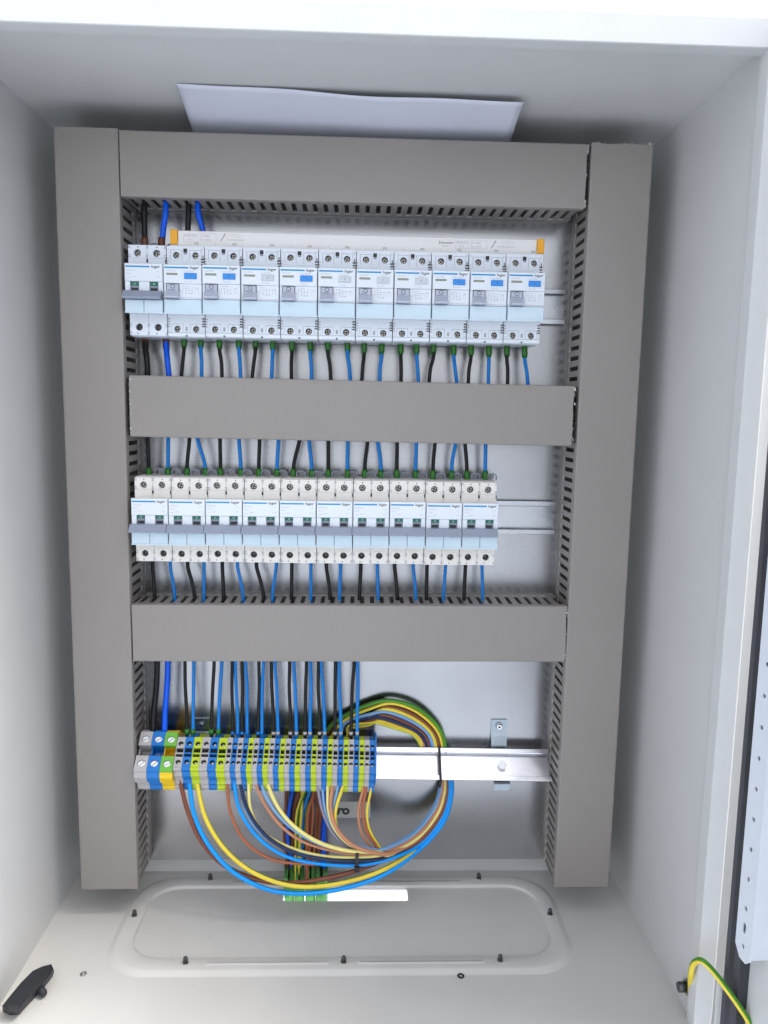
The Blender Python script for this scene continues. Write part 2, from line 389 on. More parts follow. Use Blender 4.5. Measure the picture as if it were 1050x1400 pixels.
# hexagon bolt on the tilted rail
mb = MB(); mb.cyl((435.5-61, 0), 5.6, -1.8, -1.02, 'zinc_bright', 20); mb.cyl((435.5-61, 0), 4.9, -5.6, -1.82, 'screw_bright', 6); mb.cyl((435.5-61, 0), 3.0, -5.9, -5.61, 'screw_bright', 12)
b_ = mb.build('rail_bolt', tr)
def bracket(x, label):
    root = empty('rail_bracket', (x, 0, 152), label, 'bracket', 'angled brackets holding the terminal rail')
    mb = MB(); h = 8.5; t = 2.0
    # foot on the plate, arm running out at 45 degrees behind the rail, lower tab
    mb.prism([(0,8),(-t,8),(-t,-7),(0,-7)], -h, h, 'zinc_blue')
    mb.prism([(-0.2,-7.05),(-t,-6.2),(-3.4,-10),(-7.3,-26.5),(-31.5,-51),(-31.5,-58),(-29.5,-58),(-29.5,-52),(-5.3,-28),(-1.6,-12)], -h, h, 'zinc_blue')
    mb.build('bracket_arm', root)
    mb = MB(); mb.cyl((0, 1), 4.4, -3.2, -t-0.05, 'zinc_blue', 18); mb.cyl((0, 1), 3.6, -5.4, -3.22, 'chrome', 14, r2=2.6); mb.cyl((0, 1), 1.4, -5.6, -5.41, 'black', 6)
    mb.build('bracket_screw', root); return root
bracket(434.5, 'blue tinged zinc bracket above the bare right end of the tilted rail')
bracket(113.5, 'blue tinged zinc bracket in shade above the left terminal blocks')

# ================================================================ cable ducts
def duct(length, loc, rot, label, rag=(0, 0)):
    """local: x across the width 0..57.5 is replaced by: length along x, width along z, depth towards -y"""
    root = empty('cable_duct', loc, label, 'cable duct', 'grey slotted cable ducts', rot)
    Wd, Dp = 57.6, 57.0
    mb = MB(); mb.box(0, length, -1.6, -0.02, 0.8, Wd-0.8, 'duct'); mb.build('duct_base', root)
    for z0, z1 in ((1.3, 2.9), (Wd-2.9, Wd-1.3)):
        mb = MB(); yb, ya, yc, yd = -1.62, -12, -46, -55.2
        mb.box(0, length, ya, yb, z0, z1, 'duct'); mb.box(0, length, yd, yc, z0, z1, 'duct')
        k = int(length // 10); x = 0.0
        for i in range(k+1):
            xa = i*10 - 2.9 if i else 0; xb = min(i*10 + 2.9, length)
            mb.box(xa, xb, yc+0.001, ya-0.001, z0, z1, 'duct')
        # rib at each slot end, a little proud, pale to paint a highlighted rim
        zo = z0-0.35 if z0 < 20 else z1
        for i in range(k):
            mb.box(i*10+2.4, i*10+7.6, ya+0.1, ya+1.3, zo, zo+0.35, 'duct_raw_and_rim_light')
        mb.build('slotted_wall', root)
    # lid: U section with rounded corners and slightly ragged sawn ends
    mb = MB()
    pr = [(-48.5,0.0),(-55.6,0.0),(-56.6,0.45),(-57.0,1.4),(-57.0,Wd-1.4),(-56.6,Wd-0.45),(-55.6,Wd),(-48.5,Wd),(-48.5,Wd-1.1),(-55.2,Wd-1.3),(-55.6,Wd-2),(-55.6,2),(-55.2,1.3),(-48.5,1.1)]
    front = [pr[3]] + [(-57.0, 1.4 + (Wd-2.8)*i/13 + random.uniform(-1, 1)) for i in range(1, 13)] + [pr[4]]
    prof = pr[:3] + front + pr[5:]
    n_ = len(prof); a = [random.uniform(-rag[0], rag[0]) for _ in prof]; c = [random.uniform(-rag[1], rag[1]) for _ in prof]
    mb.add([(a[i], y, z) for i, (y, z) in enumerate(prof)] + [(length+c[i], y, z) for i, (y, z) in enumerate(prof)],
           [tuple(range(n_)), tuple(range(2*n_-1, n_-1, -1))] + [(i, i+n_, (i+1) % n_+n_, (i+1) % n_) for i in range(n_)], 'duct')
    lid = mb.build('duct_lid', root)
    for end, rg in ((0, rag[0]), (length, rag[1])):           # swarf left by the saw
        if rg > 0.3:
            mb = MB()
            for _ in range(26):
                z = random.choice([random.uniform(1, Wd-1), random.uniform(1, 8), random.uniform(Wd-8, Wd-1)]); s_ = random.uniform(0.4, 1.7)
                p0 = Vector((end + random.uniform(-0.5, 0.9)*(1 if end else -1), -57.1 + random.uniform(-0.3, 1.2), z))
                mb.add([p0, p0+Vector((s_, random.uniform(-0.6, 0), random.uniform(-s_, s_))), p0+Vector((random.uniform(-s_, s_), -0.3, s_)), p0+Vector((0, 0.8, s_*0.5))], [(0,1,2),(0,2,3),(0,3,1),(1,3,2)], 'duct_raw_and_rim_light')
            o = mb.build('swarf', root); o['kind'] = 'stuff'
    return root
VR = (0, R(-90), 0)      # length along +z; width then runs along -x
duct(738, (57.6, 0, 0), VR, 'grey upright slotted cable duct at the left of the mounting plate', (0.25, 0.2))
duct(738, (545.9, 0, 0), VR, 'grey upright slotted cable duct at the right of the mounting plate', (0.25, 0.6))
duct(425.6, (58.6, 0, 679.6), (0, 0, 0), 'topmost level cable duct with a white sheet lying on it', (0.1, 0.7))
duct(421, (62.2, 0, 462), (0, R(0.3), 0), 'middle level cable duct between the two rows of breakers', (0.7, 0.7))
duct(428, (59.0, 0, 241.3), (0, R(-0.33), 0), 'lowest level cable duct above the coloured terminal blocks', (0.2, 0.5))

# ================================================================ devices
def body_poles(mb, mt, top_holes, bot_holes, zt=41.5, zb=-41.5, w=35.0, poles=2, notch=True):
    pw = w/poles
    for k in range(poles):
        xa, xb = k*pw + (0.12 if k else 0.3), (k+1)*pw - (0.12 if k < poles-1 else 0.3)
        # side section: foot, shoulders; the nose core is behind the front cover
        mb.prism([(-5.5, zt-1.5), (-8, zt), (-46, zt), (-46, 22), (-62, 20.5), (-62, -20.5), (-46, -22), (-46, zb), (-8, zb), (-5.5, zb+1.5)], xa, xb, mt)
        mb.plate(xa, xb, 21.5, zt-0.6, -52, 6, [circ(x, z, r, 14) for x, z, r in top_holes if xa < x < xb], mt)
        mb.plate(xa, xb, zb+0.6, -21.5, -52, 6, [circ(x, z, r, 14) for x, z, r in bot_holes if xa < x < xb], mt)
def screw_head(root, x, z, r, y=-48.5, mt='screw', cross=True, ang=0.0, dark=False):
    mb = MB(); mb.cyl((x, z), r-0.05, -47.2, -46.1, 'hollow_shade', 14)  # near-black disc paints the shade at the bottom of the well
    mb.cyl((x, z), r*0.68, y, -47.25, 'black' if dark else mt, 14)
    if not dark or True:
        c, s_ = math.cos(ang), math.sin(ang); L, t = r*0.62, r*0.13
        for u in ((c, s_), (-s_, c)):
            v_ = (-u[1], u[0])
            q = [(x+u[0]*a*L+v_[0]*b*t, z+u[1]*a*L+v_[1]*b*t) for a, b in ((-1,-1),(1,-1),(1,1),(-1,1))]
            mb.add([(p[0], y-0.04, p[1]) for p in q], [(0,1,2,3)], 'hollow_shade' if not dark else 'dark_steel')
            if not cross: break
    mb.build('terminal_screw', root)

def common_print(mb, y, txtx=24.6):
    mb.box(1.2, 23.2, y-0.03, y-0.005, 18.6, 20.0, 'brand_blue')
    mb.text('hager', 24.4, y-0.03, 18.3, 3.6, 'print_dark', bold=0.06, shear=0.15)

def make_mcb(label, tint):
    root = empty('circuit_breaker', (0,0,0), label, 'circuit breaker')
    mb = MB(); holes_t = [(8.75, 33.8, 3.3), (26.25, 33.8, 3.3)]; holes_b = [(8.75, -33.2, 3.3), (26.25, -33.2, 3.3)]
    body_poles(mb, tint, holes_t, holes_b)
    # moulded ribs, seams and dark clip openings
    for x in (0.12, 16.1, 33.9):
        mb.box(x, x+0.9 if x != 16.1 else x+2.8, -52.35, -52.02, 24, 24.4, tint)
    for x in (0.4, 16.4, 33.0):
        for z in (30, 31.6, 38, 39.4, -31, -32.8, -38.5, -40): mb.box(x, x+1.9 if x != 16.4 else x+2.3, -52.3, -52.01, z, z+0.7, 'print_light')
    mb.box(16.7, 18.3, -52.25, -52.01, 25.3, 28.6, 'black'); mb.box(33.9, 34.8, -52.25, -52.01, 25.0, 28.6, 'black')
    mb.box(0.2, 34.8, -52.2, -52.01, 29.2, 29.35, 'print_light')
    mb.box(2.5, 15, -52.4, -52.01, -29.2, -28.8, tint); mb.box(20, 32.5, -52.4, -52.01, -29.2, -28.8, tint)
    for x in (8.6, 26.1): mb.box(x, x+1.0, -52.2, -52.01, 38.6, 39.5, 'print_dark'); mb.box(x-1.6, x-0.6, -52.2, -52.01, -39.6, -38.7, 'print_dark')
    mb.build('housing', root)
    for x in (8.75, 26.25):
        screw_head(root, x, 33.8, 3.3, ang=random.uniform(0, 1.5)); screw_head(root, x, -33.2, 3.3, y=-47.6, ang=random.uniform(0, 1.5), dark=True)
    mb = MB(); mb.box(0.4, 34.6, -66, -62.02, 6.2, 22.2, 'white', 0.5)
    for xa, xb in ((0.4, 5.0), (13.0, 22.5), (30.5, 34.6)): mb.box(xa, xb, -65.2, -62.02, -4.0, 6.15, 'white', 0.3)
    mb.build('front_cover', root)
    mb = MB(); common_print(mb, -66)
    mb.text('MCA216', 2.0, -66.03, 15.2, 2.2, 'print_light'); mb.text('C16', 2.0, -66.03, 12.2, 2.4, 'print_light'); mb.text('230V~', 6.6, -66.03, 9.6, 1.8, 'print_light')
    mb.text('1 2', 29, -66.03, 14.4, 2.2, 'print_light'); mb.text('3 4', 29, -66.03, 9.6, 2.2, 'print_light'); mb.box(2.2, 5.6, -66.03, -66.005, 9.2, 9.5, 'print_light')
    for x in (14.6, 31.6): mb.text('[2', x, -65.24, -2.4, 2.2, 'print_grey')
    mb.build('printed_front', root)
    for x0 in (5.1, 22.6):
        mb = MB(); mb.box(x0, x0+7.8, -64.2, -62.02, 2.9, 5.9, 'indicator'); mb.text('O', x0+3.9, -64.24, 3.5, 2.4, 'white', 'CENTER'); mb.build('indicator_window', root)
        mb = MB(); mb.box(x0+0.3, x0+7.5, -63.2, -62.02, -3.9, 2.8, 'toggle'); mb.box(x0+0.9, x0+6.6, -64.4, -63.22, -1.6, 0.6, 'black', 0.2); mb.build('toggle_slot', root)
    # joined grey toggle bar, sloping roof, protruding
    mb = MB(); mb.prism([(-62.5,-3.9),(-66.3,-2.2),(-69.0,-2.4),(-74.0,-8.2),(-73.6,-9.6),(-66.1,-10.0),(-62.5,-9.0)], -0.45, 34.1, 'toggle')
    mb.box(17.2, 17.5, -74.15, -70, -9.0, -7.9, 'black'); mb.build('toggle_bar', root)
    # clear bluish label flap
    for xa, xb in ((0.4, 17.4), (17.65, 34.6)):
        mb = MB(); mb.box(xa, xb, -67.0, -62.02, -21.4, -10.2, 'flap', 0.5)
        mb.box(xa, xb, -67.5, -67.02, -22.2, -20.9, 'flap'); mb.box(xa+6, xb-6, -67.3, -67.02, -11.6, -11.0, 'flap'); mb.build('label_flap', root)
    # grey rounded clip lugs above the terminals
    for x in (17.5, 34.2):
        mb = MB(); mb.tube(smooth([(x-4.2, -26, 41.4), (x-4.0, -26, 46), (x, -26, 47.6), (x+4.0, -26, 46), (x+4.2, -26, 41.4)], 3), 0.8, 'toggle', n=6); mb.box(x-3, x+3, -20, -18, 41.6, 46.5, 'print_grey'); mb.build('clip_lug', root)
    return root

def make_rcbo(label, button):
    root = empty('residual_current_breaker', (0,0,0), label, 'circuit breaker')
    mb = MB(); ht = [(9.0, 32.8, 3.1), (26.6, 32.8, 3.1)]; hb = [(9.0, -34.0, 3.1), (26.4, -34.0, 3.1)]
    body_poles(mb, 'white', ht, hb, poles=1)
    for cx in (9.0, 26.6):                                   # shallow frames round the screw wells
        for za, zb in ((37.4, 37.7),): mb.box(cx-5.2, cx+5.2, -52.25, -52.01, za, zb, 'print_light')
        mb.box(cx-5.4, cx-5.1, -52.25, -52.01, 27.8, 37.7, 'print_light'); mb.box(cx+5.1, cx+5.4, -52.25, -52.01, 27.8, 37.7, 'print_light')
    mb.box(15.7, 19.2, -52.2, -52.01, 35.3, 38.8, 'black'); mb.box(16.0, 18.9, -52.25, -52.01, 33.6, 35.2, 'toggle')
    for z in (24.0, 26.4, 28.8): mb.box(32.0, 34.7, -52.2, -52.01, z, z+1.3, 'print_dark'); mb.box(0.3, 1.5, -52.2, -52.01, z+0.4, z+1.4, 'print_grey')
    mb.box(33.2, 34.0, -52.22, -52.01, 30, 33, 'black')
    for z in (-25.0, -27.4, -29.8, -32): mb.box(32.2, 34.8, -52.2, -52.01, z, z+1.2, 'print_dark'); mb.box(0.2, 2.2, -52.2, -52.01, z-0.6, z+0.4, 'print_grey')
    for xa, xb in ((4.0, 14.2), (21.3, 31.5)):
        mb.box(xa, xb, -52.2, -52.01, -29.6, -29.3, 'print_grey'); mb.box(xb, xb+0.25, -52.2, -52.01, -36.5, -29.3, 'print_grey'); mb.box(xa-0.25, xa, -52.2, -52.01, -36.5, -29.3, 'print_grey')
    mb.box(0.3, 34.7, -52.35, -52.01, -37.6, -37.2, 'print_grey'); mb.box(16.6, 18.6, -52.3, -52.01, -35.8, -32.2, 'print_grey'); mb.box(16.8, 18.4, -52.3, -52.01, -41, -39.6, 'print_dark')
    mb.text('N', 32.0, -52.1, 37.4, 2.4, 'print_grey'); mb.text('1', 1.4, -52.1, 37.4, 2.4, 'print_grey'); mb.text('N', 32.6, -52.1, -36.6, 2.4, 'print_grey'); mb.text('2', 1.4, -52.1, -36.6, 2.4, 'print_grey')
    mb.build('housing', root)
    for x, z in ((9.0, 32.8), (26.6, 32.8), (9.0, -34.0), (26.4, -34.0)): screw_head(root, x, z, 3.1, ang=random.uniform(0, 1.5), mt='screw', y=-48.5 if z > 0 else -48.0)
    mb = MB(); mb.box(0.4, 34.6, -66, -62.02, 5.2, 22.2, 'white', 0.5); mb.box(0.4, 34.6, -65.0, -62.02, -8.6, 5.15, 'white', 0.3)
    mb.build('front_cover', root)
    mb = MB(); common_print(mb, -66)
    mb.text('CDC725M', 2.6, -66.03, 15.9, 1.9, 'print_light'); mb.text('C 16  30mA', 18.4, -66.03, 15.7, 1.9, 'print_light')
    mb.box(3.0, 13.2, -66.06, -66.005, 12.6, 14.5, 'khaki'); mb.box(3.5, 12.7, -66.09, -66.07, 13.4, 13.7, 'print_light')
    mb.text('Test 230V', 19.4, -66.03, 6.6, 1.6, 'print_light')
    # wiring diagram lines
    y = -65.05
    for x in (17.5, 20, 23, 26, 29, 31.5): mb.box(x, x+0.25, y-0.02, y-0.004, random.uniform(-4.5, -2.5), random.uniform(1.5, 3.2), 'print_light')
    for z in (3.0, 1.2, -0.6, -3.5): xa = random.uniform(17, 22); mb.box(xa, xa+random.uniform(5, 10), y-0.02, y-0.004, z, z+0.25, 'print_light')
    for x, z in ((20, -3), (25, -3.6), (30, 1)): mb.box(x, x+0.9, y-0.03, y-0.021, z, z+0.9, 'print_grey')
    mb.text('H', 15.0, y-0.02, -1.8, 2.0, 'print_grey'); mb.box(0.3, 34.7, y-0.03, y-0.004, -7.4, -7.15, 'print_grey')
    mb.build('printed_front', root)
    mb = MB(); bm_ = 'button_blue' if button == 'blue' else 'button_grey'
    mb.box(19.2, 30.4, -67.4, -66.02, 9.4, 14.6, bm_, 0.5); mb.text('T', 24.8, -67.44, 10.8, 2.8, 'print_dark', 'CENTER'); mb.build('test_button', root)
    mb = MB(); mb.box(3.2, 14.0, -66.4, -65.02, -3.0, 4.6, 'toggle_light', 0.3); mb.tube([(8.6+2.0*math.cos(t_*math.pi/6), -66.5, 2.5+1.6*math.sin(t_*math.pi/6)) for t_ in range(13)], 0.22, 'black', n=4)
    mb.box(4.6, 11.0, -66.6, -66.42, -0.9, 0.1, 'toggle'); mb.box(2.9, 3.2, -66.5, -65.02, -6, 4.9, 'print_dark'); mb.box(14.0, 14.3, -66.5, -65.02, -6, 4.9, 'print_dark'); mb.box(2.9, 14.3, -66.5, -65.02, 4.6, 4.9, 'print_dark')
    mb.prism([(-65.02,-1.2),(-66.9,-1.4),(-73.5,-6.8),(-73.2,-8.2),(-65.02,-8.4)], 2.6, 14.6, 'toggle_light'); mb.build('toggle_lever', root)
    mb = MB(); mb.box(0.4, 34.6, -66.6, -62.02, -21.4, -8.9, 'flap', 0.5); mb.box(0.3, 34.7, -67.2, -66.62, -22.2, -20.9, 'flap'); mb.build('label_flap', root)
    return root

P1, P2 = 35.17, 35.07
Z1, Z2 = 597.5, 382.0
X1, X2 = 62.4, 62.9
d = make_mcb('wide double breaker with grey toggle bar, leftmost device of the top row, brown sleeved wires', 'white')
d.location = Vector((X1, 0, Z1))*MM; d['group'] = 'devices in the top row'
pat = ['blue','blue','grey','blue','grey','grey','grey','blue','blue','blue']
protos = {}
for i, c in enumerate(pat):
    lab = {0: 'residual current breaker with blue test button, touching the leftmost double breaker of the top row',
           1: 'residual current breaker with blue test button, directly left of the first grey button, top row',
           2: 'residual current breaker with grey test button standing alone between two blue buttons, top row',
           3: 'residual current breaker with blue test button between two grey buttons, top row',
           4: 'residual current breaker, leftmost of the three adjacent grey test buttons of the top row',
           5: 'residual current breaker, middle of the three adjacent grey test buttons of the top row',
           6: 'residual current breaker, rightmost of the three adjacent grey test buttons of the top row',
           7: 'residual current breaker, leftmost of the last three blue test buttons of the top row',
           8: 'residual current breaker with blue test button, last but one in the top row',
           9: 'residual current breaker with blue test button at the right end of the top row'}[i]
    if c not in protos: protos[c] = o = make_rcbo(lab, c)
    else: o = copy_tree(protos[c])
    o['label'] = lab; o['group'] = 'devices in the top row'
    o.location = Vector((X1 + P1*(i+1), random.uniform(-0.4, 0.2), Z1 + random.uniform(-0.25, 0.25)))*MM
pr = None
for i in range(10):
    lab = ('double pole breaker with grey toggle bar, ' + ['leftmost','second from left','third from left','fourth from left','fifth from left','fifth from right','fourth from right','third from right','second from right','rightmost'][i] + ' of the second row')
    if pr is None: pr = o = make_mcb(lab, 'warm_white')
    else: o = copy_tree(pr)
    o['label'] = lab; o['group'] = 'breakers in the second row'
    o.location = Vector((X2 + P2*i, random.uniform(-0.4, 0.3), Z2 + random.uniform(-0.3, 0.3)))*MM

# comb busbar over the top row
bb = empty('comb_busbar', (99.5, -40, 634), 'long white comb busbar with yellow end caps above the top row of breakers', 'busbar')
BL = Vector((99.5, -40, 634))
mb = MB(); mb.box(107, 444, -46, -33, 632, 653.6, 'busbar_white', 0.6); mb.box(99.8, 107, -46, -33, 632, 640.6, 'busbar_white', 0.3); mb.box(444, 451, -46, -33, 632, 640.6, 'busbar_white', 0.3); mb.box(103.8, 107, -46, -33, 640.6, 643, 'busbar_white'); mb.box(444, 447, -46, -33, 640.6, 643, 'busbar_white')
part(mb, 'busbar_body', bb, BL)
for xa in (99.9, 444.2): mb = MB(); mb.box(xa, xa+6.8, -46.6, -33, 640.7 if xa < 200 else 640.7, 654.2, 'orange', 0.5); part(mb, 'end_cap', bb, BL)
mb = MB(); y = -46.04
for x0, sch in ((112, False), (366, True)):
    if sch: mb.text('Schneider', 350.5, y, 647.6, 3.6, 'print_dark', bold=0.02); mb.text('Electric', 354.5, y, 645.0, 2.2, 'print_grey')
    mb.text('A9XPH257', x0, y, 648.6, 2.9, 'print_grey'); mb.box(x0, x0+13.5, y-0.01, y, 643.8, 644.0, 'print_grey'); mb.box(x0, x0+13.5, y-0.01, y, 647.8, 648.0, 'print_grey'); mb.box(x0, x0+0.25, y-0.01, y, 643.8, 648.0, 'print_grey'); mb.box(x0+13.3, x0+13.5, y-0.01, y, 643.8, 648.0, 'print_grey'); mb.text('63 A', x0+4.2, y, 644.8, 2.4, 'print_grey')
    a = x0+15.5; mb.box(a, a+15, y-0.01, y, 651.2, 651.4, 'print_grey'); mb.box(a, a+15, y-0.01, y, 643.8, 644.0, 'print_grey'); mb.box(a, a+0.25, y-0.01, y, 643.8, 651.4, 'print_grey'); mb.box(a+14.8, a+15, y-0.01, y, 643.8, 651.4, 'print_grey')
    mb.text('Ui 500V', a+1, y, 648.2, 2.5, 'print_grey'); mb.text('Icc 10kA', a+1, y, 644.9, 2.5, 'print_grey')
    a = x0+34; mb.add([(a, y, 645), (a+3.6, y, 650.5), (a+4.6, y, 649.9), (a+1, y, 644.4)], [(0,1,2,3)], 'print_light'); mb.add([(a+3, y-0.01, 649.4), (a+3.9, y-0.01, 651.8), (a+5.4, y-0.01, 650.9), (a+4.2, y-0.01, 649)], [(0,1,2,3)], 'print_grey')
    a = x0+42; mb.box(a+3, a+11, y-0.01, y, 650.8, 651.0, 'print_grey'); mb.box(a+3, a+11, y-0.01, y, 648.8, 649.0, 'print_grey'); mb.box(a, a+3, y-0.01, y, 649.8, 650.0, 'print_grey'); mb.box(a+11, a+14, y-0.01, y, 649.8, 650.0, 'print_grey'); mb.text('cut with accessory', a-2, y, 645.6, 2.2, 'print_grey')
for i in range(10):
    x = X1 + P1*(i+1)
    mb.text('(N)', x+26.6, y, 641.2, 3.0, 'print_dark', 'CENTER'); mb.text('L', x+9, y, 641.2, 2.4, 'print_grey', 'CENTER')
part(mb, 'printed_marking', bb, BL)

# ================================================================ wires
def wire(pts, r, mt, label, group, mt2=None, n=8, frac=0.35, k=5, tw=0.0, ferr=None, ph=0.0):
    P_ = smooth(pts, k); mb = MB(); mb.tube(P_, r, mt, n, mt2, frac, ph=ph, tw=tw)
    nm = {'wire_black':'black_wire'}.get(mt, 'wire')
    o = mb.build('wire', None, P_[0]); tag(o, label, 'wire', group)
    if ferr:
        a, b_, fr, fm = ferr; mb = MB(); a = Vector(a) - P_[0]; b_ = Vector(b_) - P_[0]; dv = (b_-a)
        mb.tube([a, a+dv*0.12, a+dv*0.7, b_], [fr, fr*1.1, fr*1.1, fr*0.85] if fm == 'ferrule' else [fr, fr*1.05, fr, fr*0.95], fm, 10)
        mb.build('ferrule' if fm == 'ferrule' else 'heat_shrink', o)
    return o
RB = 1.72
def dev1(i): return 'leftmost breaker' if i == 0 else ORD[i] + ' device'
def side(k): return 'left' if k == 0 else 'right'
# above the top row
G = 'thick wires coming down from the top duct'
for (xa, xb, yb, mt, col, where, shr) in ((197, 198, 338, 'wire_black', 'thick black', 'into the leftmost breaker, left terminal, brown sleeve', True), (227, 221, 338, 'wire_deep_blue', 'thick bright blue', 'into the leftmost breaker, right terminal, brown sleeve', True),
                              (258, 256, 330, 'wire_black', 'thick black', 'behind the left end of the comb busbar', False), (270, 281, 330, 'wire_deep_blue', 'thick bright blue', 'behind the comb busbar near its left end', False)):
    a = at(xa, 268, -30); m_ = at(xa*0.9+xb*0.1, 292, -30); b_ = at(xb, yb, -30)
    f0, f1 = at(xb, 337, -30.5), at(xb, 325, -30.5)
    wire([a, m_, at((xa+xb)/2, 308, -30), b_], 2.75, mt, col + ' wire from the top duct ' + where, G, ferr=(f0, f1, 3.3, 'shrink_brown') if shr else None)
# between the top row and the middle duct
t1 = [198.7,227,252,274.5,300,326.5,349.5,373,399,424,448,474.8,498,522,548,569.5,593,620,644,668.5,693,717]
b1 = [202,232,247,275,303,329,344,371,399,425.6,452,479,494.5,519.5,548,572.5,587,625.5,640.5,667.5,693,722]
G = 'wires under the top row of breakers'
for i in range(22):
    thick = i < 2; blue = i % 2; yt = 457 + (t1[i]-198)*0.030; Yw = -22
    mt = ('wire_deep_blue' if thick else 'wire_blue') if blue else 'wire_black'
    a = at(t1[i], yt, Yw); yb = 522 + (t1[i]-198)*0.02
    b_ = at(b1[i]+ (b1[i]-t1[i])*0.3, yb+16, Yw-3)
    dx = random.uniform(-1.2, 1.2); m1 = at(t1[i]*0.9+b1[i]*0.1, yt+20, Yw-random.uniform(0, 2)); m2 = at(t1[i]*0.35+b1[i]*0.65+dx, yt+38, Yw-2-random.uniform(0, 4))
    f0, f1 = at(t1[i], yt+1, Yw), at(t1[i]+ (b1[i]-t1[i])*0.08, yt+(17 if not thick else 20), Yw)
    wire([a, m1, m2, b_], 2.8 if thick else RB+0.12, mt, '%s wire below %s terminal of the %s, top row' % ('thick bright blue' if thick and blue else 'thick black' if thick else 'blue' if blue else 'black', side(i % 2), dev1(i//2)), G,
         ferr=(f0, f1, 3.3 if thick else 2.75, 'shrink_brown' if thick else 'ferrule'))
# between the middle duct and the second row
t2 = [202,230,258.6,271.4,300.9,327,354.9,380.6,408.6,422.9,448.8,475.6,502.4,516.9,543,569.3,594.7,622.9,635.6,664]
b2 = [203.4,229.7,255.4,281.4,301.4,329.4,353.7,378.6,400.6,426.3,448.8,475,498.4,521.2,542.6,568.3,591.8,617,638.5,663.4]
G = 'wires above the second row of breakers'
for i in range(20):
    blue = i % 2; Yw = -24; ye = 651 + (b2[i]-203)*0.010
    a = at(t2[i] + (t2[i]-b2[i])*0.4, 586, Yw-3); m1 = at(t2[i], 606, Yw-2-random.uniform(0, 3)); m2 = at(b2[i]*0.8+t2[i]*0.2, 632, Yw-1); b_ = at(b2[i], ye+3, Yw)
    f0, f1 = at(b2[i], ye+1, Yw-0.5), at(b2[i]+(t2[i]-b2[i])*0.1, ye-12, Yw-0.5)
    wire([a, m1, m2, b_], RB+0.2, 'wire_blue' if blue else 'wire_black', '%s wire entering the %s terminal on top of the %s breaker of the second row' % ('blue' if blue else 'black', side(i % 2), ORD[i//2]), G, ferr=(f0, f1, 2.8, 'ferrule'))
# between the second row and the lowest duct
t3 = [208.6,233,257,279,304,325,351,377.7,399,425,446.3,465.5,493.3,516,539.7,565,583.8,609,636.3,659]
b3 = [211.4,238.6,265.7,278.6,305.7,332,360,372.9,398.6,425,451,464.4,491.5,516.9,543,568.3,583,606.6,634.5,659.8]
G = 'wires under the second row of breakers'
for i in range(20):
    blue = i % 2; Yw = -24
    a = at(t3[i], 764, Yw); m1 = at(t3[i], 776, Yw); m2 = at(t3[i]*0.4+b3[i]*0.6, 795, Yw-3); b_ = at(b3[i], 812, Yw-5); c_ = at(b3[i]+(b3[i]-t3[i])*0.2, 835, Yw-6)
    wire([a, m1, m2, b_, c_], RB+(0.2 if not blue else 0), 'wire_blue' if blue else 'wire_black', '%s wire from the %s terminal under the %s breaker of the second row' % ('blue' if blue else 'black', side(i % 2), ORD[i//2]), G)
